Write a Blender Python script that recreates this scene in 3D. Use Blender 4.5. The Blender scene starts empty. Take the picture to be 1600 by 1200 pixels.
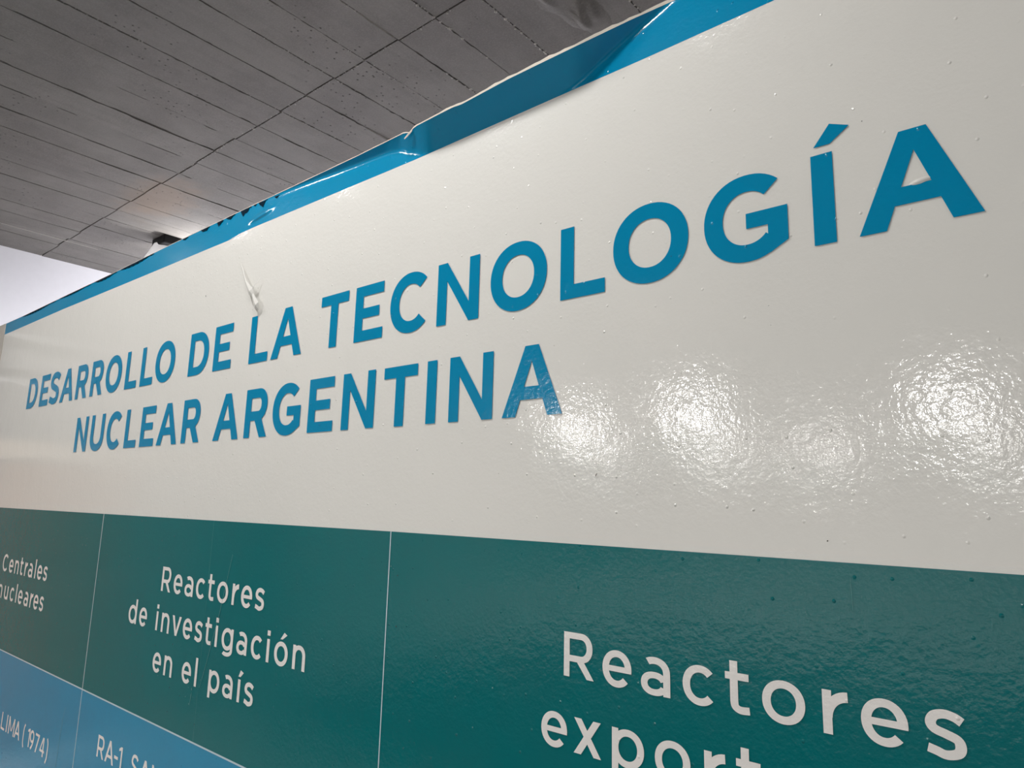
import bpy, bmesh, math, random
from mathutils import Vector, Matrix
random.seed(7)
C = bpy.context.scene.collection
sc = bpy.context.scene
EYE = 1.58            # camera height above the floor; the mural plane is y = 1, one metre from the lens

# ---------------------------------------------------------------- camera
cam = bpy.data.cameras.new('camera'); cam_ob = bpy.data.objects.new('camera', cam); C.objects.link(cam_ob)
R_, U_, B_ = (0.770505, 0.636953, 0.02476), (0.091378, -0.148812, 0.984635), (0.630851, -0.756403, -0.172864)
cam_ob.matrix_world = Matrix(((R_[0], U_[0], B_[0], 0), (R_[1], U_[1], B_[1], 0), (R_[2], U_[2], B_[2], EYE), (0, 0, 0, 1)))
cam.sensor_width = 36; cam.lens = 1088.38/1600*36; cam.clip_start = .02; cam.clip_end = 100
sc.camera = cam_ob

# ---------------------------------------------------------------- world, exposure
sc.view_settings.view_transform = 'Standard'; sc.view_settings.look = 'None'
sc.view_settings.exposure = -0.17; sc.view_settings.gamma = 1.0; sc.view_settings.use_curve_mapping = False
sc.cycles.use_denoising = True
sc.cycles.max_bounces = 6; sc.cycles.diffuse_bounces = 4; sc.cycles.glossy_bounces = 3
sc.cycles.sample_clamp_indirect = 4.0
w = bpy.data.worlds.new('world'); sc.world = w; w.use_nodes = True
w.node_tree.nodes['Background'].inputs[0].default_value = (.82, .88, 1, 1)
w.node_tree.nodes['Background'].inputs[1].default_value = 1.2

def area(name, loc, rot, sx, sy, power, col=(1, 1, 1), spread=math.pi, shape='RECTANGLE'):
    l = bpy.data.lights.new(name, 'AREA'); l.shape = shape; l.size = sx
    if shape == 'RECTANGLE': l.size_y = sy
    l.energy = power; l.color = col; l.spread = spread
    o = bpy.data.objects.new(name, l); C.objects.link(o); o.location = loc; o.rotation_euler = rot
    return o
H = 1.6               # ceiling above the lens
ZC = EYE + H
# unseen lights added to brighten the mural, then light of the mirrored hall lamps
for (x, y, p) in ((-3.7, .30, 8), (-2.7, .30, 10), (-1.7, .30, 12), (-.8, .30, 11)):
    area('added_wall_light', (x, y, ZC-.06), (0, 0, 0), .26, .26, p, (1, .98, .955), math.pi, 'DISK')
for (x, y, p) in ((1.0, -1.4, 9), (3.4, -1.4, 9), (1.0, -4.0, 9), (3.4, -4.0, 9)):
    area('added_hall_light', (x, y, ZC-.12), (0, 0, 0), .5, .5, p, (1, .975, .94), math.pi, 'DISK')  # added fill with no fixture, kept out of the mural's reflection
for (x, y, p) in ((-6.8, -7.9, 240), (-4.4, -7.4, 240), (-1.34, -8.4, 220), (-9.9, -13.8, 240), (-6.7, -13.9, 300), (-4.3, -13.4, 300), (-1.4, -14.5, 260)):
    area('far_light', (x, y, ZC-.25), (0, 0, 0), .22, .22, p, (1, .98, .95), math.pi, 'DISK')
# unseen fill light added right of the camera; that wall has no window
area('added_side_light', (5.7, -3.2, 1.75), (0, math.radians(90), 0), 2.2, 6.0, 45, (.93, .97, 1))
area('back_light', (-3.7, 3.2, ZC-.30), (math.radians(10), math.radians(35), 0), 0.6, .6, 165, (.93, .94, 1))
# upward light for the ceiling glow by the spotlight behind the partition
area('spot_glow', (-4.25, 2.02, ZC-.30), (math.pi, 0, 0), .10, .10, 6.0, (1, .98, .97), math.radians(170), 'DISK')

# ---------------------------------------------------------------- node helpers
class NT:
    def __init__(s, name):
        s.m = bpy.data.materials.new(name); s.m.use_nodes = True; s.t = s.m.node_tree
        s.b = s.t.nodes['Principled BSDF']
    def n(s, typ, **kw):
        x = s.t.nodes.new(typ)
        for k, v in kw.items():
            if k.startswith('i_'):
                x.inputs[k[2:].replace('_', ' ')].default_value = v
            else: setattr(x, k, v)
        return x
    def l(s, a, b): s.t.links.new(a, b)
    def math(s, op, a, b=None, clamp=False):
        x = s.t.nodes.new('ShaderNodeMath'); x.operation = op; x.use_clamp = clamp
        for i, v in enumerate((a, b)):
            if v is None: continue
            if isinstance(v, (int, float)): x.inputs[i].default_value = v
            else: s.l(v, x.inputs[i])
        return x.outputs[0]
    def mix(s, f, a, b):
        x = s.t.nodes.new('ShaderNodeMix'); x.data_type = 'RGBA'
        if isinstance(f, (int, float)): x.inputs[0].default_value = f
        else: s.l(f, x.inputs[0])
        for i, v in ((6, a), (7, b)):
            if isinstance(v, tuple): x.inputs[i].default_value = (*v, 1)
            else: s.l(v, x.inputs[i])
        return x.outputs[2]
    def ramp(s, v, p0, p1):
        x = s.t.nodes.new('ShaderNodeMapRange'); x.interpolation_type = 'SMOOTHSTEP'
        s.l(v, x.inputs[0]); x.inputs[1].default_value = p0; x.inputs[2].default_value = p1
        return x.outputs[0]

def vinyl(name, col, rough=.13, dirt=0.04, fine=1.0, ior=1.46):
    """glossy self-adhesive print: orange peel, slow ripples, trapped grains"""
    k = NT(name)
    pos = k.n('ShaderNodeNewGeometry').outputs['Position']
    sep = k.n('ShaderNodeSeparateXYZ'); k.l(pos, sep.inputs[0])
    cmb = k.n('ShaderNodeCombineXYZ'); k.l(sep.outputs[0], cmb.inputs[0]); k.l(sep.outputs[2], cmb.inputs[1])
    peel = k.n('ShaderNodeTexNoise', noise_dimensions='2D'); k.l(cmb.outputs[0], peel.inputs['Vector'])
    peel.inputs['Scale'].default_value = 130; peel.inputs['Detail'].default_value = 2.5; peel.inputs['Roughness'].default_value = .55
    wav = k.n('ShaderNodeTexNoise', noise_dimensions='2D'); k.l(cmb.outputs[0], wav.inputs['Vector'])
    wav.inputs['Scale'].default_value = 9; wav.inputs['Detail'].default_value = 3
    mid = k.n('ShaderNodeTexNoise', noise_dimensions='2D'); k.l(cmb.outputs[0], mid.inputs['Vector']); mid.inputs['Scale'].default_value = 48; mid.inputs['Detail'].default_value = 1.5
    # grains under the film
    vo = k.n('ShaderNodeTexVoronoi', voronoi_dimensions='2D'); k.l(cmb.outputs[0], vo.inputs['Vector']); vo.inputs['Scale'].default_value = 17
    on = k.math('GREATER_THAN', k.n('ShaderNodeSeparateColor').outputs[0], .30)
    sepc = [x for x in k.t.nodes if x.bl_idname == 'ShaderNodeSeparateColor'][0]; k.l(vo.outputs['Color'], sepc.inputs[0])
    g = k.math('SUBTRACT', 1.0, k.ramp(vo.outputs['Distance'], 0.0, .050)); g = k.math('MULTIPLY', g, on)
    g = k.math('MULTIPLY', g, sepc.outputs[1])
    h = k.math('MULTIPLY', peel.outputs[0], .00025*fine)
    h = k.math('ADD', h, k.math('MULTIPLY', wav.outputs[0], .0009))
    h = k.math('ADD', h, k.math('MULTIPLY', mid.outputs[0], .00020*fine))
    h = k.math('ADD', h, k.math('MULTIPLY', g, .0012))
    bp = k.n('ShaderNodeBump'); bp.inputs['Strength'].default_value = 1; bp.inputs['Distance'].default_value = 1.0
    k.l(h, bp.inputs['Height']); k.l(bp.outputs[0], k.b.inputs['Normal'])
    # ink mottling and faint handling marks
    big = k.n('ShaderNodeTexNoise', noise_dimensions='2D'); k.l(cmb.outputs[0], big.inputs['Vector'])
    big.inputs['Scale'].default_value = 3.5; big.inputs['Detail'].default_value = 6; big.inputs['Roughness'].default_value = .65
    f = k.ramp(big.outputs[0], .35, .7)
    c = k.mix(k.math('MULTIPLY', f, dirt), col, tuple(min(1, x*.72+.02) for x in col))
    k.l(c, k.b.inputs['Base Color'])
    gr = k.n('ShaderNodeTexNoise', noise_dimensions='2D'); k.l(cmb.outputs[0], gr.inputs['Vector']); gr.inputs['Scale'].default_value = 40; gr.inputs['Detail'].default_value = 4
    r = k.math('ADD', k.math('MULTIPLY', gr.outputs[0], .08), rough-.04)
    k.l(r, k.b.inputs['Roughness'])
    k.b.inputs['IOR'].default_value = ior
    return k.m

def plain(name, col, rough=.6, metal=0, bump=0, bscale=60, vary=.1, spec=.5):
    k = NT(name); k.b.inputs['Specular IOR Level'].default_value = spec
    pos = k.n('ShaderNodeNewGeometry').outputs['Position']
    no = k.n('ShaderNodeTexNoise'); k.l(pos, no.inputs['Vector']); no.inputs['Scale'].default_value = bscale; no.inputs['Detail'].default_value = 5
    k.l(k.mix(k.math('MULTIPLY', k.ramp(no.outputs[0], .3, .7), vary), col, tuple(x*.6 for x in col)), k.b.inputs['Base Color'])
    k.b.inputs['Roughness'].default_value = rough; k.b.inputs['Metallic'].default_value = metal
    if bump:
        bp = k.n('ShaderNodeBump'); bp.inputs['Distance'].default_value = bump; k.l(no.outputs[0], bp.inputs['Height']); k.l(bp.outputs[0], k.b.inputs['Normal'])
    return k.m

def concrete(name, tone=1.0):
    k = NT(name)
    pos = k.n('ShaderNodeNewGeometry').outputs['Position']
    tc = k.n('ShaderNodeObjectInfo')
    def mapped(sx, sy):
        mp = k.n('ShaderNodeMapping'); k.l(pos, mp.inputs['Vector']); mp.inputs['Scale'].default_value = (sx, sy, 1); return mp.outputs[0]
    def noise(v, s, d=5, r=.6):
        n = k.n('ShaderNodeTexNoise'); k.l(v, n.inputs['Vector']); n.inputs['Scale'].default_value = s
        n.inputs['Detail'].default_value = d; n.inputs['Roughness'].default_value = r; return n.outputs[0]
    blot = noise(pos, 3.0, 8, .7); fine = noise(pos, 160, 4, .7); streak = noise(mapped(40, 1.5), 1.0, 4)
    saw = noise(mapped(3, 150), 1.0, 3)
    base = k.mix(k.ramp(blot, .3, .7), (.150*tone, .139*tone, .128*tone), (.205*tone, .193*tone, .180*tone))
    base = k.mix(k.math('MULTIPLY', k.ramp(streak, .45, .75), .22), base, (.10*tone, .094*tone, .088*tone))
    base = k.mix(k.math('MULTIPLY', k.ramp(fine, .42, .75), .50), base, (.26*tone, .25*tone, .235*tone))
    # each board print has a slightly different tone
    base = k.mix(k.math('MULTIPLY', tc.outputs['Random'], .22), base, (.115*tone, .108*tone, .102*tone))
    # rust-brown water stain by the cross joint
    dv = k.n('ShaderNodeVectorMath', operation='SUBTRACT'); k.l(pos, dv.inputs[0]); dv.inputs[1].default_value = (-3.78, 1.50, ZC)
    ds = k.n('ShaderNodeVectorMath', operation='MULTIPLY'); k.l(dv.outputs[0], ds.inputs[0]); ds.inputs[1].default_value = (1/.46, 1/.22, 0)
    ln = k.n('ShaderNodeVectorMath', operation='LENGTH'); k.l(ds.outputs[0], ln.inputs[0])
    st = k.math('ADD', ln.outputs['Value'], k.math('MULTIPLY', noise(pos, 9, 5), .9))
    st = k.math('SUBTRACT', 1.0, k.ramp(st, .75, 1.45))
    base = k.mix(k.math('MULTIPLY', st, .55), base, (.26, .19, .135))
    # air holes
    vo = k.n('ShaderNodeTexVoronoi', voronoi_dimensions='2D'); k.l(pos, vo.inputs['Vector']); vo.inputs['Scale'].default_value = 30
    sp = k.n('ShaderNodeSeparateColor'); k.l(vo.outputs['Color'], sp.inputs[0])
    on = k.math('GREATER_THAN', sp.outputs[0], .62)
    patch = k.ramp(noise(pos, 2.2, 3), .5, .62)
    hole = k.math('SUBTRACT', 1.0, k.ramp(vo.outputs['Distance'], .05, .12)); hole = k.math('MULTIPLY', k.math('MULTIPLY', hole, on), patch)
    base = k.mix(k.math('MULTIPLY', hole, .8), base, (.03, .028, .026))
    k.l(base, k.b.inputs['Base Color']); k.b.inputs['Roughness'].default_value = .8
    h = k.math('ADD', k.math('MULTIPLY', fine, .0006), k.math('MULTIPLY', saw, .0007))
    h = k.math('ADD', h, k.math('MULTIPLY', blot, .004)); h = k.math('SUBTRACT', h, k.math('MULTIPLY', hole, .003))
    bp = k.n('ShaderNodeBump'); bp.inputs['Distance'].default_value = 1.0; k.l(h, bp.inputs['Height']); k.l(bp.outputs[0], k.b.inputs['Normal'])
    return k.m

def emit(name, col, s):
    k = NT(name); k.b.inputs['Base Color'].default_value = (*col, 1)
    k.b.inputs['Emission Color'].default_value = (*col, 1); k.b.inputs['Emission Strength'].default_value = s
    return k.m

M = dict(
    white=vinyl('white_print', (.81, .80, .765), .09),
    blue=vinyl('blue_print', (.0, .25, .47), .14, .05, 1.1, 1.42),
    teal=vinyl('teal_print', (.0, .150, .163), .13, .2, 1.3, 1.40),
    sky=vinyl('sky_blue_print', (.015, .27, .47), .15, .15, 1.2),
    letter=vinyl('white_lettering', (.90, .875, .85), .12),
    cream=plain('torn_paper_edge', (.74, .68, .60), .8, 0, .0004, 300),
    pale=vinyl('pale_line_print', (.55, .70, .76), .2, .1),
    navy=plain('painted_curl_shade', (.002, .016, .032), .9, spec=.05),  # near-black colour paints the shade of the curled film edge
    conc=concrete('board_marked_concrete', 1.04), concslab=concrete('joint_concrete', .7),
    crumb=plain('light_mortar', (.50, .48, .45), .9, 0, .001, 90),
    wallw=plain('white_wall_paint', (.91, .90, .94), .85, 0, .0006, 30, .04),
    hallw2=plain('grey_wall_paint', (.30, .30, .295), .8, 0, .0006, 20, .05),
    hallw=plain('hall_wall_paint', (.52, .51, .49), .8, 0, .0006, 20, .05),
    post=plain('beige_board', (.62, .59, .54), .55, 0, .0003, 60, .08),
    board=plain('raw_fibreboard', (.45, .36, .26), .8, 0, .0004, 120),
    floor=plain('polished_terrazzo', (.66, .64, .61), .25, 0, 0, 90, .35),
    mat=plain('dark_floor_sheet', (.045, .045, .047), .9, 0, .002, 200),
    black=plain('black_metal', (.010, .010, .011), .5, spec=.2),
    lampwhite=plain('white_enamel', (.93, .92, .91), .35),
    fascia=plain('grey_fascia', (.17, .17, .165), .6), lintel=plain('pale_lintel', (.75, .62, .50), .6),
    door=plain('reddish_door', (.42, .22, .14), .5, 0, 0, 8, .4),
    head=emit('glowing_lamp_rim', (.95, .93, .94), .45),  # emission stands in for the lamp's own light on its white rim
    lamp=emit('lamp_glow', (1, .97, .93), 110), lamp2=emit('lamp_glow_dim', (1, .97, .93), 70), lamp3=emit('lamp_glow_warm', (1, .80, .68), 1.6),
    seam=vinyl('seam_edge', (.03, .22, .22), .3),
    scratch=vinyl('scratch_mark', (.10, .30, .30), .4),
    stain=plain('grime_fleck', (.03, .025, .02), .7),
)

# ---------------------------------------------------------------- mesh helpers
def mesh(name, verts, faces, mat, parent=None, smooth=False):
    me = bpy.data.meshes.new(name); me.from_pydata(verts, [], faces); me.update()
    if mat: me.materials.append(mat)
    if smooth: me.polygons.foreach_set('use_smooth', [True]*len(me.polygons))
    o = bpy.data.objects.new(name, me); C.objects.link(o)
    if parent: o.parent = parent
    return o
def boxdata(x0, x1, y0, y1, z0, z1, V=None, F=None):
    V = [] if V is None else V; F = [] if F is None else F; b = len(V)
    V += [(x, y, z) for z in (z0, z1) for y in (y0, y1) for x in (x0, x1)]
    F += [tuple(b+i for i in f) for f in ((0, 2, 3, 1), (4, 5, 7, 6), (0, 1, 5, 4), (2, 6, 7, 3), (0, 4, 6, 2), (1, 3, 7, 5))]
    return V, F
def box(name, x0, x1, y0, y1, z0, z1, mat, parent=None):
    return mesh(name, *boxdata(x0, x1, y0, y1, z0, z1), mat, parent)
def struct(o): o['kind'] = 'structure'; return o
def empty(name, loc=(0, 0, 0)):
    o = bpy.data.objects.new(name, None); C.objects.link(o); o.location = loc; return o
def tag(o, label, cat, group=None):
    o['label'] = label; o['category'] = cat
    if group: o['group'] = group
    return o
def lathe(prof, n=24, cx=0, cy=0, cz=0):
    V = []; F = []
    for r, z in prof:
        for i in range(n):
            a = 2*math.pi*i/n; V.append((cx+r*math.cos(a), cy+r*math.sin(a), cz+z))
    for j in range(len(prof)-1):
        for i in range(n):
            a = j*n+i; b = j*n+(i+1) % n; F.append((a, b, b+n, a+n))
    F.append(tuple(range(n))[::-1]); F.append(tuple(range((len(prof)-1)*n, len(prof)*n)))
    return V, F

def lerp(t, xs, ys):
    if t <= xs[0]: return ys[0]
    for i in range(1, len(xs)):
        if t <= xs[i]:
            return ys[i-1]+(ys[i]-ys[i-1])*(t-xs[i-1])/(xs[i]-xs[i-1])
    return ys[-1]
def sstep(a, b, x):
    t = max(0, min(1, (x-a)/(b-a))); return t*t*(3-2*t)

# ---------------------------------------------------------------- room shell
XL, XR, YF, YB, XFAR = -5.38, 6.0, -18.5, 4.6, -14.0
struct(box('floor', XFAR, XR, YF, YB, -.1, 0, M['floor']))
struct(box('wall_left', XL-.2, XL, 1.12, YB, 0, ZC+.02, M['wallw']))
struct(box('wall_left_front', XL-.2, XL, -1.6, 1.12, 0, ZC+.02, M['hallw2']))
struct(box('wall_back', XL-.2, XR, YB, YB+.2, 0, ZC+.02, M['wallw']))
struct(box('wall_right', XR, XR+.2, YF, YB, 0, ZC+.02, M['hallw']))
struct(box('wall_front', XFAR, XR, YF-.2, YF, 0, ZC+.02, M['hallw']))
struct(box('wall_far_left', XFAR-.2, XFAR, YF, YB, 0, ZC+.02, M['hallw']))
struct(box('wall_inner', XFAR, XL-.2, 1.0, 1.2, 0, ZC+.02, M['hallw']))

ceiling = box('ceiling', XFAR, XR, YF, YB, ZC+.006, ZC+.2, M['concslab']); struct(ceiling)
# board prints in the concrete: one object per board, ragged edges
PITCH = .115*H; X0 = -.741*H; SEAM = .885*H
def board(i, y0, y1):
    x1 = X0 - i*PITCH; x0 = x1-PITCH
    drop = random.uniform(-.0016, .0016)
    n = max(2, int((y1-y0)/(.011 if i < 8 else .024)))
    rag = random.random()
    def edge(x, sgn):
        out = []; g = 0
        for j in range(n+1):
            y = y0+(y1-y0)*j/n
            if random.random() < (.4 if i < 8 else .22): g = random.choice((0, 0, 0, .0008, .0014, .0042*rag+.001, .0065*rag+.001))
            out.append((x+sgn*(.0001+g+random.uniform(0, .0008)), y))
        return out
    a = edge(x0, 1); b = edge(x1, -1)
    a[0] = (a[0][0], y0+.003); b[0] = (b[0][0], y0+.003); a[-1] = (a[-1][0], y1-.003); b[-1] = (b[-1][0], y1-.003)
    V = []; F = []
    for (ax, ay), (bx, by) in zip(a, b):
        z = ZC+drop
        V += [(ax-.0003, ay, ZC+.0055), (ax+.0007, ay, z), (bx-.0007, by, z), (bx+.0003, by, ZC+.0055)]
    m = len(V)//4
    for j in range(m-1):
        q = 4*j
        for k in range(3): F.append((q+k, q+k+1, q+k+5, q+k+4))
    F.append((0, 3, 2, 1)); e = 4*(m-1); F.append((e, e+1, e+2, e+3))
    return mesh('board', V, F, M['conc'], ceiling)
for i in range(-4, 24):
    ys = SEAM + random.uniform(-.006, .006)
    xa = X0-i*PITCH
    if xa < XL+.02: break
    board(i, ys-2.44, ys); board(i, ys, min(ys+2.44, YB-.02))
# loose mortar grains and fins along the joints (uncountable)
V = []; F = []
def grain(x, y, s):
    b = len(V); z = ZC-.0005
    for dx, dy, dz in ((-1, 0, 0), (0, -1, 0), (1, 0, 0), (0, 1, 0), (0, 0, -1)):
        V.append((x+dx*s*random.uniform(.7, 1.4), y+dy*s*random.uniform(.7, 1.6), z+dz*s*.9))
    F.extend([(b, b+1, b+4), (b+1, b+2, b+4), (b+2, b+3, b+4), (b+3, b, b+4)])
for i in range(-3, 9):
    x = X0-i*PITCH
    if i > 5 and random.random() < .4: continue
    y = SEAM-1.5
    while y < SEAM+1.2:
        y += random.uniform(.006, .035)
        if math.sin(y*7+i*2.3)+random.uniform(-.8, .8) > .0: grain(x+random.gauss(0, .0028), y, random.uniform(.0020, .0056)*(1.2 if i < 4 else .6))
for k in range(260):
    x = random.uniform(-3.4, .6); grain(x, SEAM+random.gauss(0, .004), random.uniform(.0012, .0042))
g = mesh('mortar_grains', V, F, M['crumb'], ceiling); g['kind'] = 'stuff'
# long thin mortar fins
for (x, ya, yb) in ((X0-6*PITCH, SEAM+.30, SEAM+.62), (X0-4*PITCH, SEAM+.55, SEAM+.78), (X0-3*PITCH, SEAM-.18, SEAM-.02), (X0-20*PITCH-.05, .95, 1.6)):
    V2 = []; F2 = []; n = 14
    for j in range(n+1):
        y = ya+(yb-ya)*j/n; ww = .0016*math.sin(math.pi*(j+.3)/(n+.6))+.0008; xx = x+random.uniform(-.001, .001)
        V2 += [(xx-ww, y, ZC), (xx, y, ZC-.003-ww), (xx+ww, y, ZC)]
    for j in range(n):
        q = 3*j; F2 += [(q, q+3, q+4, q+1), (q+1, q+4, q+5, q+2)]
    mesh('mortar_fin', V2, F2, M['crumb'], ceiling)
# a smear of mortar across two boards near the panel top
V2 = []; F2 = []; nx, ny = 14, 22
sx, sy = -.742*H+.02, 1.0*H+.06
for i in range(nx+1):
    for j in range(ny+1):
        a = (i/nx-.5)*2; b = (j/ny-.5)*2; r = math.hypot(a, b*.9)
        hgt = max(0, 1-r**2.2)*(.006+.022*abs(math.sin(5*a+3*b+2*math.sin(4*b)))*(.5+.5*math.sin(7*b+2*a)))
        V2.append((sx+a*.075+.02*math.sin(3*b), sy+b*.19, ZC+.0035-hgt-.001*random.random()))
for i in range(nx):
    for j in range(ny):
        q = i*(ny+1)+j; F2.append((q, q+ny+1, q+ny+2, q+1))
mesh('mortar_smear', V2, F2, M['conc'], ceiling, True)

# partition: freestanding exhibition wall that carries the mural
ZT = EYE+.848
part = box('wall_partition', -4.55, 3.2, 1.045, 1.13, 0, ZT, M['post']); struct(part)
box('end_post', -4.60, -4.3985, 1.043, 1.135, 0, EYE+.894, M['post'], part)
box('top_rail', -4.39, 3.2, 1.05, 1.125, ZT, ZT+.006, M['board'], part)

# sign fascia and doorway on the left wall (seen mirrored in the film)
YE = .74
struct(box('trim_1', XL, XL+.02, -1.6, YE, EYE+.735, EYE+1.01, M['fascia']))
struct(box('trim_2', XL, XL+.03, -1.6, YE, EYE+1.01, EYE+1.035, M['lampwhite']))
struct(box('trim_3', XL, XL+.03, -1.6, YE, EYE+.71, EYE+.735, M['lampwhite']))
struct(box('trim_4', XL, XL+.05, -1.2, .72, EYE+.22, EYE+.34, M['lintel']))
d1 = box('door_1', XL, XL+.03, -.20, .66, .02, EYE+.20, M['door']); struct(d1)
for (a, b) in ((-.14, .17), (.27, .60)):
    box('door_panel', XL+.03, XL+.04, a, b, .25, .95, M['door'], d1); box('door_panel', XL+.03, XL+.04, a, b, 1.1, 1.65, M['door'], d1)
V2, F2 = lathe([(.012, 0), (.012, .05), (.026, .055), (.03, .07), (.02, .085)], 12)
hd = mesh('door_handle', [(XL+.03+z, -.12+x, 1.02+y) for x, y, z in V2], F2, M['lampwhite'], d1)
cur = 0
for k, (ya, yb, m) in enumerate(((-.95, -.80, 'hallw'), (-.70, -.66, 'lampwhite'), (-.50, -.42, 'hallw'), (-.36, -.33, 'lampwhite'))):
    struct(box('trim_%d' % (5+k), XL, XL+.025, ya, yb, 0, EYE+.20, M[m]))
sheet_ob = box('added_floor_sheet', -5.2, 5.0, -6.6, -1.1, .001, .012, M['mat']); tag(sheet_ob, 'dark carpet on the hall floor, added to darken the reflection in the teal band', 'sheet')  # unseen dark sheet added so the lower teal band reflects less light

# ---------------------------------------------------------------- letter shapes
def SE(c, r, a, n=2.15):
    co, si = math.cos(a), math.sin(a)
    return (c[0]+r[0]*math.copysign(abs(co)**(2/n), co), c[1]+r[1]*math.copysign(abs(si)**(2/n), si))
def ring(cx, cy, a, b, t, h, d0=0, d1=360, n=2.15, k=44):
    """band between two super-ellipses, from angle d0 to d1"""
    out = []; P = []; steps = max(6, int(k*abs(d1-d0)/360))
    for i in range(steps+1):
        an = math.radians(d0+(d1-d0)*i/steps)
        P.append((SE((cx, cy), (a, b), an, n), SE((cx, cy), (a-t, b-h), an, n)))
    for i in range(steps): out.append([P[i][0], P[i+1][0], P[i+1][1], P[i][1]])
    return out
def rect(x0, y0, x1, y1): return [[(x0, y0), (x1, y0), (x1, y1), (x0, y1)]]
def cat_rom(pts, k=6):
    P = [pts[0]]+list(pts)+[pts[-1]]; out = []
    for i in range(1, len(P)-2):
        for j in range(k):
            t = j/k
            out.append(tuple(.5*((2*P[i][d])+(-P[i-1][d]+P[i+1][d])*t+(2*P[i-1][d]-5*P[i][d]+4*P[i+1][d]-P[i+2][d])*t*t+(-P[i-1][d]+3*P[i][d]-3*P[i+1][d]+P[i+2][d])*t**3) for d in (0, 1)))
    out.append(pts[-1]); return out
def stroke(pts, t, h):
    L = []
    for i, p in enumerate(pts):
        a = pts[max(0, i-1)]; b = pts[min(len(pts)-1, i+1)]
        dx, dy = b[0]-a[0], b[1]-a[1]; l = math.hypot(dx, dy) or 1
        nx, ny = -dy/l, dx/l
        wdt = 1/math.sqrt((nx/t)**2+(ny/h)**2)/2
        L.append(((p[0]+nx*wdt, p[1]+ny*wdt), (p[0]-nx*wdt, p[1]-ny*wdt)))
    return [[L[i][0], L[i+1][0], L[i+1][1], L[i][1]] for i in range(len(L)-1)]
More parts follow.
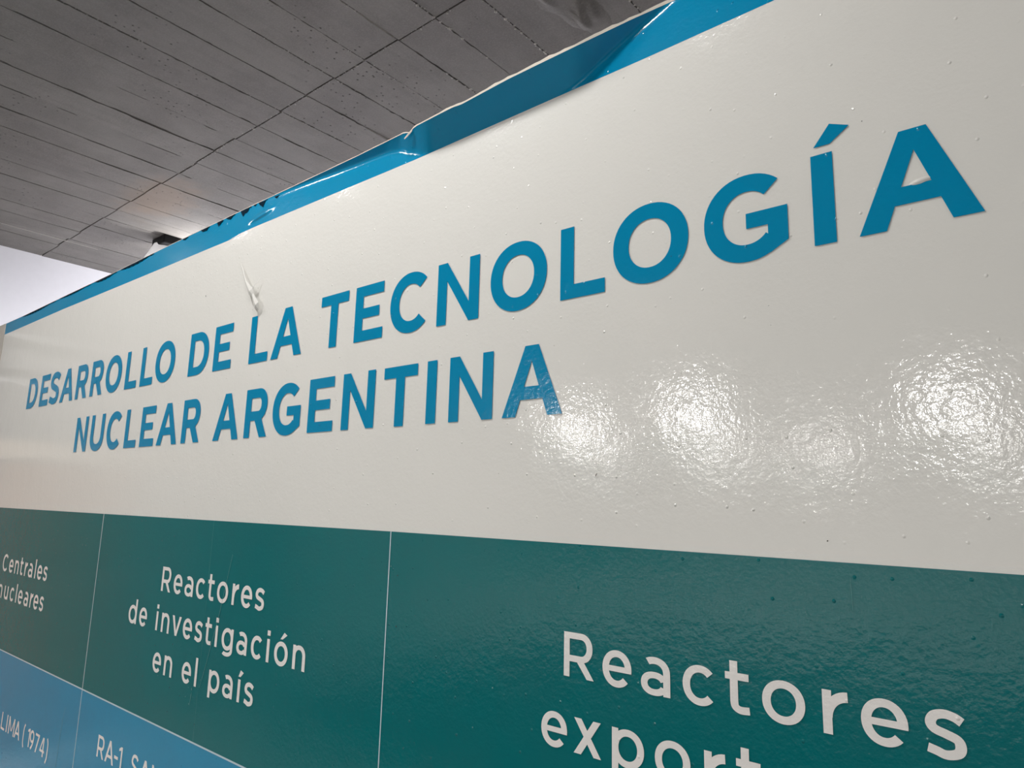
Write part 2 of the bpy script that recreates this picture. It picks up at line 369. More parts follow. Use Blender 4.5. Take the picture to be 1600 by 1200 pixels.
def glyph(ch, w, t, h, X=.765):
    ov = .012; F = []
    if ch in 'ÍI1l' and ch != '1':
        top = 1.04 if ch == 'l' else 1
        F += rect(0, 0, w, top)
        if ch == 'Í': F += [[(.035, 1.09), (.20, 1.09), (.395, 1.235), (.205, 1.315)]]
    elif ch == 'D' or ch == 'R':
        y0 = 0 if ch == 'D' else .345
        wb = w if ch == 'D' else w*.955
        b = (1-y0)/2; a = min(b*1.02, wb-t*1.2) if ch == 'D' else b*.98
        a = min(a, wb-t*1.1)
        xc = wb-a; cy = (1+y0)/2
        F += rect(0, 0, t, 1)+rect(t, 1-h, xc, 1)+rect(t, y0, xc, y0+h)
        F += ring(xc, cy, a, b, t, h, -90, 90, 2.12)
        if ch == 'R': F += [[(w*.40, y0+h*.35), (w*.40+t*1.12, y0+h*.6), (w, 0), (w-t*1.18, 0)]]
    elif ch == 'E':
        F += rect(0, 0, t, 1)+rect(t, 0, w, h)+rect(t, 1-h, w*.99, 1)+rect(t, .5-h*.47, w*.86, .5+h*.47)
    elif ch == 'L': F += rect(0, 0, t, 1)+rect(t, 0, w, h)
    elif ch == 'T': F += rect(w/2-t/2, 0, w/2+t/2, 1-h)+rect(0, 1-h, w, 1)
    elif ch == 'N':
        F += rect(0, 0, t*.95, 1)+rect(w-t*.95, 0, w, 1)+[[(0.0, 1), (w-t*.93, 0), (w, 0), (t*.93, 1)]]
    elif ch == 'M':
        F += rect(0, 0, t, 1)+rect(w-t, 0, w, 1)
        F += [[(0, 1), (w/2-t*.55, .22), (w/2+t*.1, .22), (t*1.05, 1)], [(w, 1), (w-t*1.05, 1), (w/2-t*.1, .22), (w/2+t*.55, .22)]]
    elif ch == 'A':
        d = t*1.13; ax = t*.55; hb = .235
        F += [[(0, 0), (d, 0), (w/2, .775), (w/2, 1), (w/2-ax, 1)]]
        F += [[(w-d, 0), (w, 0), (w/2+ax, 1), (w/2, 1), (w/2, .775)]]
        x_ = lambda y: (w/2-ax)*y+.02
        F += [[(x_(hb)+d*.3, hb), (w-x_(hb)-d*.3, hb), (w-x_(hb+h*.95)-d*.3, hb+h*.95), (x_(hb+h*.95)+d*.3, hb+h*.95)]]
    elif ch == 'O': F += ring(w/2, .5, w/2, .5+ov, t*1.03, h*1.04, 0, 360, 2.1, 56)
    elif ch == 'C': F += ring(w*.54, .5, w*.54, .5+ov, t*1.03, h*1.04, 44, 316, 2.1, 56)
    elif ch == 'G':
        F += ring(w*.53, .5, w*.53, .5+ov, t*1.03, h*1.04, 46, 317, 2.1, 56)
        F += rect(w-t*.99, .235, w, .55)+[[(w*.60, -.002), (w*.80, .048), (w, .155), (w, .25), (w-t*.99, .25), (w*.70, .225)]]
        F += rect(w*.52, .55-h*.93, w-t*.9, .55)
    elif ch == 'U':
        F += rect(0, .40, t, 1)+rect(w-t, .40, w, 1)+ring(w/2, .40, w/2, .40+ov, t, h, 180, 360, 2.2)
    elif ch == 'S' or ch == 's':
        Y = 1 if ch == 'S' else X; m = h/2
        P = [(w*.92, Y*.80), (w*.74, Y-m-.02), (w*.50, Y-m+.008), (w*.26, Y-m-.035), (t/2+.012, Y*.715), (w*.24, Y*.585), (w*.52, Y*.51), (w*.79, Y*.425), (w-t/2-.005, Y*.275), (w*.77, m+.04), (w*.50, m-.008), (w*.27, m+.03), (w*.055, Y*.175)]
        F += stroke(cat_rom(P, 5), t*1.0, h*1.02)
    elif ch in 'oó':
        F += ring(w/2, X/2, w/2, X/2+ov, t*1.02, h*1.02, 0, 360, 2.08)
        if ch == 'ó': F += [[(w*.40, X+.085), (w*.56, X+.085), (w*.88, X+.245), (w*.66, X+.315)]]
    elif ch == 'e':
        F += ring(w/2, X/2, w/2, X/2+ov, t*1.02, h*1.02, -8, 318, 2.08)
        F += rect(t*.7, X/2-h*.45, w-.004, X/2+h*.40)
    elif ch == 'c': F += ring(w*.54, X/2, w*.54, X/2+ov, t*1.02, h*1.02, 43, 317, 2.08)
    elif ch == 'a':
        F += rect(w-t, 0, w, X*.60)
        F += ring(w*.47, X*.60, w*.53, X*.40+ov, t, h, 0, 122, 2.15)
        F += ring(w*.46, X*.30, w*.46, X*.30+ov, t*.98, h*.93, 20, 340, 2.2)
    elif ch in 'dpg':
        F += ring(w/2, X/2, w/2, X/2+ov, t*1.02, h*1.02, 0, 360, 2.08)
        if ch == 'd': F += rect(w-t, 0, w, 1.04)
        elif ch == 'p': F += rect(0, -.215, t, X)
        else:
            F += rect(w-t, .02, w, X)
            F += ring(w*.49, .02, w*.51, .24, t, h, 226, 360, 2.1)
    elif ch in 'iíı':
        F += rect(0, 0, w, X)
        if ch == 'i': F += rect(-.01, .875, w+.01, 1.045)
        else: F += [[(.0, X+.085), (.14, X+.085), (.33, X+.25), (.13, X+.315)]]
    elif ch in 'nu':
        G = rect(0, 0, t, X)+ring(w/2, X*.57, w/2, X*.43+ov, t, h, 0, 172, 2.15)+rect(w-t, 0, w, X*.57)
        if ch == 'u': G = [[(w-x, X-y) for x, y in f] for f in G]
        F += G
    elif ch == 'r':
        F += rect(0, 0, t, X)
        F += ring(w*1.02, X*.36, w*1.00, X*.64+ov*.6, t*.98, h*1.25, 92, 178, 2.1)
    elif ch == 't':
        x0 = w*.20
        F += rect(x0, .20, x0+t, .985)+rect(0, X-h*.98, w*.97, X)
        F += stroke(cat_rom([(x0+t/2, .24), (x0+t*.62, .13), (x0+t*1.25, h*.50), (w-.01, h*.58)], 6), t, h)
    elif ch == 'v': F += [[(0, X), (w/2-t*.45, 0), (w/2+t*.45, 0), (t*1.1, X)], [(w, X), (w-t*1.1, X), (w/2-t*.45, 0), (w/2+t*.45, 0)]]
    elif ch == 'x': F += [[(0, 0), (t*1.22, 0), (w-t*.06, X), (w-t*1.28, X)], [(t*.06, X), (t*1.28, X), (w, 0), (w-t*1.22, 0)]]
    elif ch == '1': F += rect(w-t, 0, w, 1)+[[(w-t*.5, 1), (w-t, 1), (0, .90), (0, .90-h*.9), (w-t*.8, 1-h*1.1)]]
    elif ch == '7': F += rect(0, 1-h, w, 1)+[[(w*.18, 0), (w*.18+t*1.12, 0), (w, 1-h*.6), (w-t*1.2, 1-h*.6)]]
    elif ch == '4': F += rect(w*.62, 0, w*.62+t, 1)+rect(0, .22, w, .22+h*.95)+[[(0, .22+h*.4), (t*1.1, .22+h*.9), (w*.62+t*.5, 1), (w*.52, 1)]]
    elif ch == '9': F += ring(w/2, .67, w/2, .34, t, h, 0, 360, 2.1)+stroke(cat_rom([(w-t/2, .67), (w-t*.7, .42), (w*.62, .16), (w*.34, .0)], 6), t, h*1.1)
    elif ch in '()':
        G = stroke(cat_rom([(w-t*.3, 1.08), (t*.6, .82), (t*.45, .44), (t*.6, .08), (w-t*.3, -.20)], 6), t*.9, h)
        if ch == ')': G = [[(w-x, y) for x, y in f] for f in G]
        F += G
    elif ch == '-': F += rect(0, .36, w, .36+h)
    return F
from mathutils.geometry import delaunay_2d_cdt
def letter_mesh(name, fs, put):
    """flat union of the overlapping outline pieces"""
    P = []; L = []
    for f in fs:
        a = sum(f[i][0]*f[(i+1) % len(f)][1]-f[(i+1) % len(f)][0]*f[i][1] for i in range(len(f)))
        if abs(a) < 1e-7: continue
        if a < 0: f = f[::-1]
        b = len(P); P += [Vector(p) for p in f]; L.append(list(range(b, b+len(f))))
    vs, es, fo, _, _, of = delaunay_2d_cdt(P, [], L, 0, 1e-5)
    F = [tuple(f) for f, o in zip(fo, of) if o]
    me = bpy.data.meshes.new(name); me.from_pydata([put(p.x, p.y) for p in vs], [], F); me.update()
    return me
STY = dict(h=(.217, .192), m=(.163, .142), s=(.150, .135))

# ---------------------------------------------------------------- the mural
mural = empty('mural', (0, 0, 0))
tag(mural, 'glossy printed exhibition mural in white, blue and teal with large Spanish lettering on the partition', 'mural')
BX = [-4.18, -3.38, -2.718, -1.92, -1.9134, -1.8285, -1.14, -.6934, -.5427, -.3174, 3]
BV = [.8005, .8000, .7935, .7875, .7905, .7915, .7850, .7885, .7893, .7929, .7990]
TX = [-4.2057, -3.9054, -3.3984, -2.8843, -2.5211, -2.2353, -1.8405, -1.5806, -1.3591, -1.185, -1.1673, -1.1517, -1.072, -1.0263, -1.0014, -.8636, -.6944, -.5723, -.4796, -.3, 3]
TV = [.8545, .8520, .8548, .8562, .8606, .8628, .8645, .8643, .8646, .8672, .8596, .8700, .8728, .8739, .8708, .8780, .8790, .8790, .8760, .875, .875]
WX = [-3.8569, -1.6889, -1.1576, -.4552, -.0708, 3]; WV = [-.0632, -.0595, -.0588, -.0608, -.0624, -.066]
box('backing_board', -4.2, 2.98, 1.003, 1.0445, EYE-1.41, EYE+.775, M['board'], mural)
SB = -.6385; U0, U1 = -4.2057, 3.0; VB = -1.42

def flat(name, y, fn_top, fn_bot, u0, u1, mat, du=.08):
    n = max(1, int((u1-u0)/du)); V = []; F = []
    for i in range(n+1):
        u = u0+(u1-u0)*i/n; V += [(u, y, EYE+fn_bot(u)), (u, y, EYE+fn_top(u))]
    for i in range(n): F.append((2*i, 2*i+2, 2*i+3, 2*i+1))
    return mesh(name, V, F, mat, mural)
top_of_white = lambda u: lerp(u, BX, BV)+.0002-(.004 if u < -1.9134 else 0)
wb = lambda u: lerp(u, WX, WV)
seams = [-4.2057, -1.905, -.3095, 1.29, 3.0]
for a, b in zip(seams, seams[1:]):
    flat('white_field', 1.0, top_of_white, lambda u: wb(u)-.003, a, b, M['white'])
    flat('teal_band', .9996, wb, lambda u: SB-.002, a, b, M['teal'])
    flat('sky_blue_band', .9994, lambda u: SB, lambda u: VB, a, b, M['sky'])
flat('film_seam', .9998, lambda u: .785, lambda u: wb(u)+.001, -1.9056, -1.9044, M['white'])
flat('film_seam', .9994, lambda u: wb(u), lambda u: SB, -1.9054, -1.9047, M['seam'])
# divider lines
for u, wd in ((-4.05, .004), (-2.6705, .0042), (-1.1565, .0030), (.62, .003)):
    flat('divider_line', .9988, lambda uu: wb(uu), lambda uu: VB, u-wd/2, u+wd/2, M['pale'])
flat('divider_line', .9989, lambda u: SB+.0023, lambda u: SB-.0022, U0, U1, M['pale'])

# blue top stripe: film that leans back, leans forward and creases
def slope_mask(u, s):
    thr = lerp(u, [-2.3, -1.9, -1.75, -1.6, -1.45, -1.25, -1.20, -1.06, -.75, -.71, -.5, -.44], [1.3, 1.12, .98, .88, 0.74, .60, .50, -.25, -.25, -.02, 1.0, 1.3])
    return sstep(thr-.16, thr+.16, s)
def back_amt(u): return lerp(u, [-4.2, -3.3, -2.6, -1.0, 0, 3], [.02, .06, .26, .30, .30, .2])
NU = 520
def stripe(u0, u1, dn=0.0):
    V = []; F = []; top = []; n = max(8, int((u1-u0)/.012)) if u0 < -.2 else 60; m = 18
    for i in range(n+1):
        u = u0+(u1-u0)*i/n
        va, vt = lerp(u, BX, BV)-dn, lerp(u, TX, TV)
        hgt = vt-va; off = 0
        for j in range(m+1):
            s = j/m; D = slope_mask(u, s)
            if j: off += (D*FWD - (1-D)*back_amt(u))*hgt/m
            # pinch wrinkle right of the seam
            du = (u+1.81)/.060; sv = (s-(.30+.18*(u+1.87)/.12))/.10
            wr = .0075*math.exp(-du**4)*math.exp(-sv*sv)
            y = .9998-off-wr
            v = va+hgt*s
            V.append((u*y, y, EYE+v*y))
        top.append(len(V)-1)
    for i in range(n):
        for j in range(m):
            a = i*(m+1)+j; F.append((a, a+m+1, a+m+2, a+1))
    o = mesh('top_stripe', V, F, M['blue'], mural, True)
    # raw edge of the film and its foam backing
    V2 = []; F2 = []
    for q, idx in enumerate(top):
        x, y, z = V[idx]; u = x/y
        t = lerp(u, [-4.2, -2.3, -1.7, -1.2, -1.13, -1.0, -.8, 3], [.0006, .0012, .0016, .0018, .0030, .0042, .0058, .0058])
        t *= 1+.18*math.sin(u*47)+.12*math.sin(u*131+1)
        t *= .9 if q % 3 else 1.05
        V2 += [(x, y-.0004, z-.0005), (x, y-.0006, z+t), (x, y+.004, z+t), (x, y+.004, z-.001)]
    for i in range(len(top)-1):
        q = 4*i
        for k in range(3): F2.append((q+k, q+4+k, q+5+k, q+1+k))
    mesh('edge_strip', V2, F2, M['cream'], mural)
FWD = .56
stripe(-4.2057, -1.9134, .004)
stripe(-1.9134, -.3)
stripe(-.3, 3.0)

# nibbled chips along the stripe's top edge: film curled under, its shade painted near-black
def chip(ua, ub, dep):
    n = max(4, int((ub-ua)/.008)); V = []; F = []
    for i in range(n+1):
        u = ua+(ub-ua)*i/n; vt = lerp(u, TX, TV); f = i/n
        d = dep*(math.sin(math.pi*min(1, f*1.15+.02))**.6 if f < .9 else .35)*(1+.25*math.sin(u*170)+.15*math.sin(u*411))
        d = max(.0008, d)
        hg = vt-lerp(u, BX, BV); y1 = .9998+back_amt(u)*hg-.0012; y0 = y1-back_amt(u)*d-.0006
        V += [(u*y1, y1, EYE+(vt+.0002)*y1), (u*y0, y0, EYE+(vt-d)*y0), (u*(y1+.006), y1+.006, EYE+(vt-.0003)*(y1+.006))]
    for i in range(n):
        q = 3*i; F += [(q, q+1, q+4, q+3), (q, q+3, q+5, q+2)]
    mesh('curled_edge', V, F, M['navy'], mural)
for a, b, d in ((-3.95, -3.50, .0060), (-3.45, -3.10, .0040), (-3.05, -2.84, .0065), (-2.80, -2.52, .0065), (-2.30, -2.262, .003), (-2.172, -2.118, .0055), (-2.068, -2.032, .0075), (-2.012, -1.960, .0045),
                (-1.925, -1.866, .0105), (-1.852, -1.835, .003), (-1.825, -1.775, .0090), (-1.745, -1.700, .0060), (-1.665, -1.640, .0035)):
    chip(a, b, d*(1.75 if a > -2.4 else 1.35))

def ribbon(name, pts, wd, mat, y=.9982, lift=0):
    """flat narrow strip through (u, v) points"""
    V = []; F = []; n = len(pts)
    for i, p in enumerate(pts):
        a = pts[max(0, i-1)]; b = pts[min(n-1, i+1)]; dx, dz = b[0]-a[0], b[1]-a[1]; l = math.hypot(dx, dz) or 1
        ww = (wd[i] if isinstance(wd, (list, tuple)) else wd)/2
        yy = y-(p[2] if len(p) > 2 else 0)
        nx, nz = -dz/l*ww, dx/l*ww
        V += [((p[0]+nx)*yy, yy, EYE+(p[1]+nz)*yy), (p[0]*yy, yy-.3*ww, EYE+p[1]*yy), ((p[0]-nx)*yy, yy, EYE+(p[1]-nz)*yy)]
    for i in range(n-1):
        q = 3*i; F += [(q, q+3, q+4, q+1), (q+1, q+4, q+5, q+2)]
    return mesh(name, V, F, mat, mural)
# curls of torn edge at the notch and right of it
ribbon('torn_curl', [(-1.1850, .8515, .020), (-1.1760, .8560, .024), (-1.1640, .8625, .026), (-1.1540, .8695, .024), (-1.1450, .8725, .020)], [.0035, .0060, .0062, .0055, .0030], M['cream'])
ribbon('torn_curl', [(-1.0215, .8745, .030), (-1.0135, .8690, .029), (-1.0085, .8610, .026), (-1.0060, .8520, .022)], [.0022, .0024, .0022, .0012], M['cream'])
ribbon('torn_curl', [(-1.0650, .8735, .030), (-1.0480, .8765, .030), (-1.0330, .8768, .031), (-1.0230, .8752, .031)], [.001, .0035, .0040, .002], M['cream'])
ribbon('crease_line', [(-1.135, .8445, .012), (-1.08, .8450, .014), (-1.02, .8500, .018), (-.95, .8555, .022), (-.88, .8590, .022)], .0007, M['sky'])

# torn flap standing off the white field
tear = [(-1.8990, .6945, .0), (-1.8835, .6720, .004), (-1.8700, .6500, .007), (-1.8560, .6260, .010), (-1.8400, .6080, .013), (-1.8250, .5920, .014), (-1.8120, .5800, .011), (-1.8010, .5640, .013), (-1.7860, .5440, .014), (-1.7700, .5290, .008)]
ribbon('torn_flap', tear, [.0010, .0060, .0070, .0085, .0170, .0250, .0110, .0170, .0230, .0050], M['white'], .999)
ribbon('torn_flap', [(-1.8230, .5960, .012), (-1.8080, .6020, .013), (-1.7950, .6120, .012), (-1.7800, .6250, .009)], [.010, .009, .005, .002], M['white'], .999)
ribbon('tear_hole', [(-1.8280, .5840, 0), (-1.8150, .5690, 0), (-1.8010, .5500, 0), (-1.7870, .5340, 0), (-1.7770, .5240, 0)], [.002, .006, .008, .006, .002], M['crumb'], .9994)
# bubble under the last big A
V = []; F = []; n, m = 12, 6
for j in range(m+1):
    for i in range(n):
        a = 2*math.pi*i/n; r = j/m; V.append((-.1400+.0140*r*math.cos(a), .9997-.0035*(1-r*r), EYE+.4365+.0050*r*math.sin(a)+.002*r*math.cos(a)))
for j in range(m):
    for i in range(n): F.append((j*n+i, j*n+(i+1) % n, (j+1)*n+(i+1) % n, (j+1)*n+i))
mesh('air_bubble', V, F, M['white'], mural, True)
# flecks and scratches
def fleck(u, v, a, b, mat='stain', y=.9984, rot=0):
    k = 7; V = [];
    for i in range(k):
        an = 2*math.pi*i/k; x = a*math.cos(an)*random.uniform(.7, 1.2); z = b*math.sin(an)*random.uniform(.7, 1.2)
        V.append((u+x*math.cos(rot)-z*math.sin(rot), y, EYE+v+x*math.sin(rot)+z*math.cos(rot)))
    V.append((u, y-.0008, EYE+v)); F = [(i, (i+1) % k, k) for i in range(k)]
    return mesh('fleck', V, F, M[mat], mural)
fleck(-.6439, .0556, .0009, .0034, rot=-.5); fleck(-.205, .5451, .0009, .0009); fleck(-2.09, .625, .0015, .004, 'stain', rot=.1)
for u, v, s in ((-1.125, -.2470, .0016), (-1.128, -.147, .0013), (-.345, .30, .0006), (-.343, .27, .0005), (-.86, .06, .0008), (-.50, .41, .0007), (-.35, .04, .0006), (-.28, -.035, .0010), (-.735, .29, .0006), (-1.07, -.22, .0008)):
    fleck(u, v, s, s)
for u, v, s in ((-1.9363, -.5100, .0024), (-1.934, -.520, .0014), (-1.945, -.5485, .0020), (-1.967, -.534, .0016), (-1.955, -.5085, .0012), (-1.925, -.528, .001), (-2.14, -.508, .001), (-.86, -.320, .0016), (-.905, -.395, .0012), (-1.15, -.13, .0012)):
    fleck(u, v, s, s*1.2, 'scratch')
ribbon('scratch', [(-.2545, -.0806), (-.2542, -.100), (-.2537, -.1219)], [.0003, .0008, .0004], M['scratch'], .9986)
ribbon('scratch', [(-1.9390, -.5230), (-1.9420, -.5400), (-1.9440, -.5520)], [.0030, .0018, .0008], M['scratch'], .9986)
ribbon('scratch', [(-1.790, -.145), (-1.830, -.30), (-1.880, -.45), (-1.900, -.50)], [.0008, .0014, .0014, .0006], M['scratch'], .9985)
ribbon('scratch', [(-2.800, -.72), (-2.815, -.82), (-2.82, -.95)], [.0006, .0016, .0010], M['scratch'], .9985)

# letters, each one its own piece of print
LET = [('D',-3.6888,0.9000,0.3771,0.1374,'h'),('E',-3.5233,0.7650,0.3763,0.1373,'h'),('S',-3.4043,0.8000,0.3757,0.1372,'h'),('A',-3.2736,1.0500,0.3752,0.1371,'h'),('R',-3.1019,0.8500,0.3749,0.1369,'h'),('R',-2.9515,0.8500,0.3748,0.1368,'h'),('O',-2.8102,1.0300,0.3746,0.1367,'h'),('L',-2.6324,0.7000,0.3742,0.1366,'h'),('L',-2.5061,0.7000,0.3736,0.1365,'h'),('O',-2.3956,1.0300,0.3736,0.1363,'h'),('D',-2.1572,0.9000,0.3738,0.1361,'h'),('E',-2.0019,0.7650,0.3742,0.1360,'h'),('L',-1.7991,0.7000,0.3741,0.1359,'h'),('A',-1.6867,1.0500,0.3736,0.1357,'h'),('T',-1.4672,0.8200,0.3736,0.1356,'h'),('E',-1.3280,0.7650,0.3731,0.1356,'h'),('C',-1.1997,0.9300,0.3721,0.1359,'h'),('N',-1.0469,0.8850,0.3717,0.1362,'h'),('O',-0.8952,1.0300,0.3721,0.1365,'h'),('L',-0.7232,0.7000,0.3729,0.1368,'h'),('O',-0.6104,1.0300,0.3739,0.1369,'h'),('G',-0.4422,0.9500,0.3753,0.1370,'h'),('Í',-0.2763,0.2170,0.3764,0.1370,'h'),('A',-0.2172,1.0500,0.3766,0.1370,'h'),('N',-3.0399,0.8850,0.1640,0.1338,'h'),('U',-2.8885,0.9300,0.1641,0.1338,'h'),('C',-2.7362,0.9300,0.1642,0.1338,'h'),('L',-2.5777,0.7000,0.1643,0.1338,'h'),('E',-2.4523,0.7650,0.1642,0.1338,'h'),('A',-2.3268,1.0500,0.1645,0.1338,'h'),('R',-2.1565,0.8500,0.1649,0.1338,'h'),('A',-1.9600,1.0500,0.1647,0.1338,'h'),('R',-1.7896,0.8500,0.1654,0.1338,'h'),('G',-1.6523,0.9500,0.1655,0.1338,'h'),('E',-1.4914,0.7650,0.1660,0.1338,'h'),('N',-1.3553,0.8850,0.1660,0.1338,'h'),('T',-1.2064,0.8200,0.1644,0.1338,'h'),('I',-1.0670,0.2170,0.1647,0.1338,'h'),('N',-0.9998,0.8850,0.1645,0.1338,'h'),('A',-0.8565,1.0500,0.1642,0.1338,'h'),('R',-0.7056,0.8400,-0.2733,0.0700,'m'),('e',-0.6304,0.7500,-0.2740,0.0700,'m'),('a',-0.5614,0.7000,-0.2743,0.0700,'m'),('c',-0.4923,0.7100,-0.2748,0.0700,'m'),('t',-0.4273,0.5000,-0.2754,0.0700,'m'),('o',-0.3753,0.8100,-0.2760,0.0700,'m'),('r',-0.2969,0.4500,-0.2766,0.0700,'m'),('e',-0.2513,0.7500,-0.2766,0.0700,'m'),('s',-0.1817,0.6000,-0.2766,0.0700,'m'),('e',-0.7502,0.7500,-0.3871,0.0700,'m'),('x',-0.6845,0.7400,-0.3871,0.0700,'m'),('p',-0.6130,0.8000,-0.3871,0.0700,'m'),('o',-0.5390,0.8100,-0.3871,0.0700,'m'),('r',-0.4612,0.4500,-0.3871,0.0700,'m'),('t',-0.4146,0.5000,-0.3871,0.0700,'m'),('R',-2.1797,0.8400,-0.2746,0.0705,'m'),('e',-2.1024,0.7500,-0.2739,0.0705,'m'),('a',-2.0337,0.7000,-0.2740,0.0705,'m'),('c',-1.9675,0.7100,-0.2737,0.0705,'m'),('t',-1.9021,0.5000,-0.2732,0.0705,'m'),('o',-1.8506,0.8100,-0.2727,0.0705,'m'),('r',-1.7724,0.4500,-0.2723,0.0705,'m'),('e',-1.7272,0.7500,-0.2723,0.0705,'m'),('s',-1.6600,0.6000,-0.2723,0.0705,'m'),('d',-2.3815,0.8200,-0.3880,0.0705,'m'),('e',-2.3045,0.7500,-0.3880,0.0705,'m'),('i',-2.1899,0.1650,-0.3881,0.0705,'m'),('n',-2.1541,0.7100,-0.3882,0.0705,'m'),('v',-2.0881,0.7900,-0.3878,0.0705,'m'),('e',-2.0201,0.7500,-0.3873,0.0705,'m'),('s',-1.9511,0.6000,-0.3868,0.0705,'m'),('t',-1.8946,0.5000,-0.3864,0.0705,'m'),('i',-1.8392,0.1650,-0.3861,0.0705,'m'),('g',-1.8048,0.8100,-0.3863,0.0705,'m'),('a',-1.7290,0.7000,-0.3866,0.0705,'m'),('c',-1.6605,0.7100,-0.3868,0.0705,'m'),('i',-1.5899,0.1650,-0.3869,0.0705,'m'),('ó',-1.5564,0.8100,-0.3864,0.0705,'m'),('n',-1.4792,0.7100,-0.3849,0.0705,'m'),('e',-2.1824,0.7500,-0.5017,0.0705,'m'),('n',-2.1104,0.7100,-0.5015,0.0705,'m'),('e',-2.0013,0.7500,-0.5009,0.0705,'m'),('l',-1.9278,0.1650,-0.5006,0.0705,'m'),('p',-1.8521,0.8000,-0.4995,0.0705,'m'),('a',-1.7788,0.7000,-0.4987,0.0705,'m'),('í',-1.7062,0.1650,-0.4994,0.0705,'m'),('s',-1.6742,0.6000,-0.4994,0.0705,'m'),('C',-3.6921,0.9300,-0.3294,0.0705,'m'),('e',-3.6035,0.7500,-0.3294,0.0705,'m'),('n',-3.5302,0.7100,-0.3293,0.0705,'m'),('t',-3.4616,0.5000,-0.3292,0.0705,'m'),('r',-3.4037,0.4500,-0.3290,0.0705,'m'),('a',-3.3578,0.7000,-0.3289,0.0705,'m'),('l',-3.2819,0.1650,-0.3288,0.0705,'m'),('e',-3.2519,0.7500,-0.3288,0.0705,'m'),('s',-3.1837,0.6000,-0.3288,0.0705,'m'),('n',-3.6990,0.7100,-0.4401,0.0705,'m'),('u',-3.6178,0.7100,-0.4401,0.0705,'m'),('c',-3.5418,0.7100,-0.4401,0.0705,'m'),('l',-3.4668,0.1650,-0.4401,0.0705,'m'),('e',-3.4361,0.7500,-0.4404,0.0705,'m'),('a',-3.3635,0.7000,-0.4407,0.0705,'m'),('r',-3.2917,0.4500,-0.4410,0.0705,'m'),('e',-3.2487,0.7500,-0.4410,0.0705,'m'),('s',-3.1811,0.6000,-0.4410,0.0705,'m'),('L',-3.4245,0.7000,-0.9159,0.0625,'s'),('I',-3.3612,0.1550,-0.9151,0.0625,'s'),('M',-3.3340,1.0800,-0.9142,0.0625,'s'),('A',-3.2622,1.0000,-0.9131,0.0625,'s'),('(',-3.1657,0.2800,-0.9126,0.0625,'s'),('1',-3.1154,0.3600,-0.9126,0.0625,'s'),('9',-3.0907,0.6800,-0.9126,0.0625,'s'),('7',-3.0352,0.6600,-0.9126,0.0625,'s'),('4',-2.9830,0.7400,-0.9126,0.0625,'s'),(')',-2.9208,0.2800,-0.9126,0.0625,'s'),('R',-2.4969,0.8200,-0.8063,0.0640,'s'),('A',-2.4352,1.0000,-0.8055,0.0640,'s'),('-',-2.3683,0.4200,-0.8055,0.0640,'s'),('1',-2.3371,0.3600,-0.8055,0.0640,'s'),('S',-2.2488,0.7000,-0.8055,0.0640,'s'),('A',-2.1905,1.0000,-0.8055,0.0640,'s'),('N',-2.1166,0.8500,-0.8055,0.0640,'s'),
]
for (ch, u, wc, v, cap, st) in LET:
    t, h = STY[st]
    fs = glyph(ch, wc, t, h)
    me = letter_mesh('letter', fs, lambda x, z: (u+x*cap, .9986, EYE+v+z*cap))
    me.materials.append(M['blue'] if st == 'h' else M['letter'])
    o = bpy.data.objects.new('letter', me); C.objects.link(o); o.parent = mural

# sign lettering on the fascia, read from our side as the end of a word
LW = dict(I=.2, D=.85, A=1.0, C=.9)
ycur = .70; cap = .125
for ch in reversed('CIDAD'):
    wc = LW[ch]; ycur -= wc*cap
    me = letter_mesh('sign_letter', glyph(ch, wc, .2, .18), lambda x, z: (XL+.024, ycur+x*cap, EYE+.810+z*cap))
    me.materials.append(M['lampwhite'])
    o = bpy.data.objects.new('sign_letter', me); C.objects.link(o); o.parent = bpy.data.objects['trim_1']
    ycur -= .035

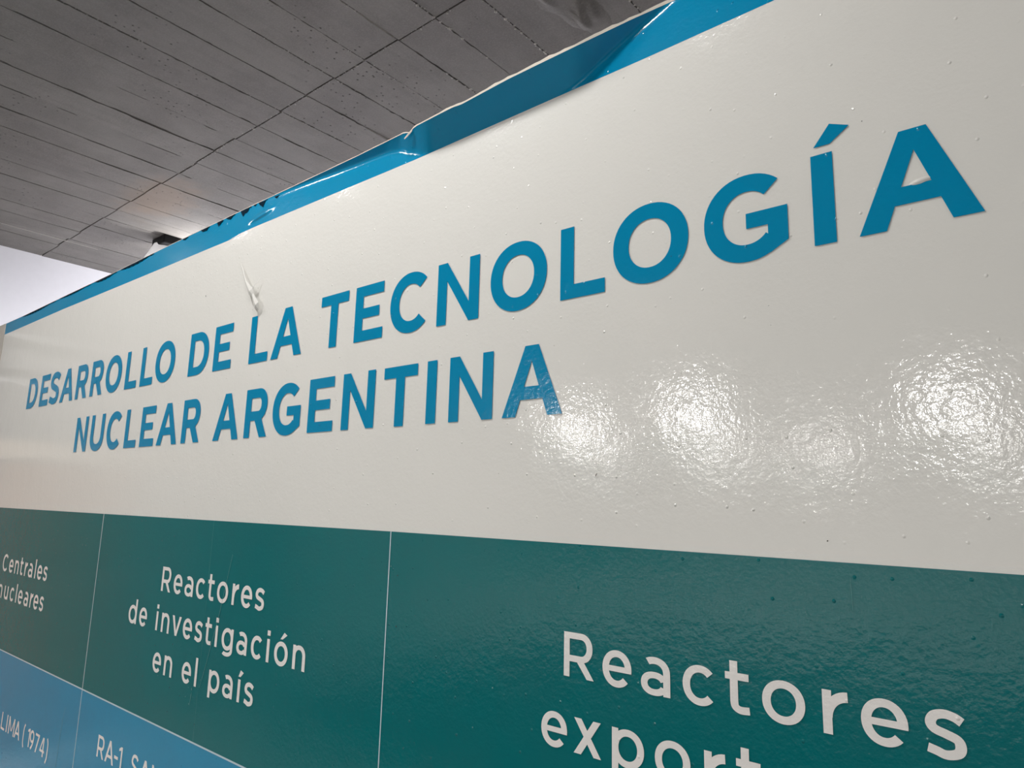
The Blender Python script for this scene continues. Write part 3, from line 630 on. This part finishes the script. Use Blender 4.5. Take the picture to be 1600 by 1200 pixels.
# ---------------------------------------------------------------- lamps
def fixture(x, y, label, glow, r=.17, z=ZC-.10):
    t = empty('ceiling_lamp', (x, y, z))
    tag(t, label, 'lamp', 'round lamps under the hall ceiling')
    V, F = lathe([(.055, .10), (.055, .04), (.06, .035), (r*.8, .02), (r*1.02, -.02), (r*1.02, -.035), (r*.97, -.035)], 20)
    mesh('housing', V, F, M['lampwhite'], t)
    V, F = lathe([(r*.95, -.03), (r*.90, -.075), (r*.65, -.115), (r*.3, -.135), (.01, -.14)], 20)
    mesh('diffuser', V, F, M[glow], t, True)
LAMPS = [(-6.8, -7.9, 'lamp', .17), (-9.9, -13.8, 'lamp2', .15), (-4.4, -7.4, 'lamp', .17), (-6.7, -13.9, 'lamp2', .17), (-4.3, -13.4, 'lamp2', .19),
         (-6.2, -16.3, 'lamp2', .14), (-4.35, -16.9, 'lamp2', .17), (-1.34, -8.4, 'lamp', .20), (-1.4, -14.5, 'lamp2', .22), (-7.0, -2.7, 'lamp3', .25), (-2.5, -2.7, 'lamp3', .25)]
LAB = ['middle row lamp mirrored just right of the last A of ARGENTINA', 'far row lamp mirrored faintly below and right of the last A of ARGENTINA',
       'middle row lamp mirrored brightly in the white field below the letters OG', 'far row lamp mirrored below and right of the bright spot under OG',
       'far row lamp mirrored as a spot under the last capital A of the top line', 'farthest faint lamp mirrored just left of the spot under the final A',
       'farthest faint lamp mirrored just right of the spot under the final A', 'middle row lamp mirrored as the largest glare near the right edge',
       'far row lamp mirrored low at the right edge beneath the largest glare', 'nearest row warm lamp mirrored weakly between the two title lines at GE',
       'nearest row warm lamp mirrored as a pinkish patch below the last big O']
for k, (x, y, g, r) in enumerate(LAMPS):
    fixture(x, y, LAB[k], g, r*.8)

# spotlight behind the partition
sp = empty('ceiling_spotlight', (-4.352, 1.812, ZC))
tag(sp, 'small black ceiling spotlight with white round rim showing above the blue stripe', 'spotlight')
V, F = boxdata(-.085, .085, -.07, .11, -.055, .0)
bm_o = mesh('mounting_box', V, F, M['black'], sp)
bv = bm_o.modifiers.new('bevel', 'BEVEL'); bv.width = .008; bv.segments = 2
V, F = lathe([(.052, .0), (.060, -.01), (.066, -.07), (.072, -.11), (.066, -.115), (.05, -.09)], 24)
rot = Matrix.Rotation(math.radians(-18), 4, 'X')
hd = mesh('lamp_head', [tuple(rot @ (Vector(v)*1.15)+Vector((-.030, -.005, -.045))) for v in V], F, M['head'], sp, True)
V, F = lathe([(.048, -.092), (.045, -.098), (.01, -.100)], 20)
mesh('lens', [tuple(rot @ (Vector(v)*1.15)+Vector((-.030, -.005, -.045))) for v in V], F, M['lamp3'], sp)
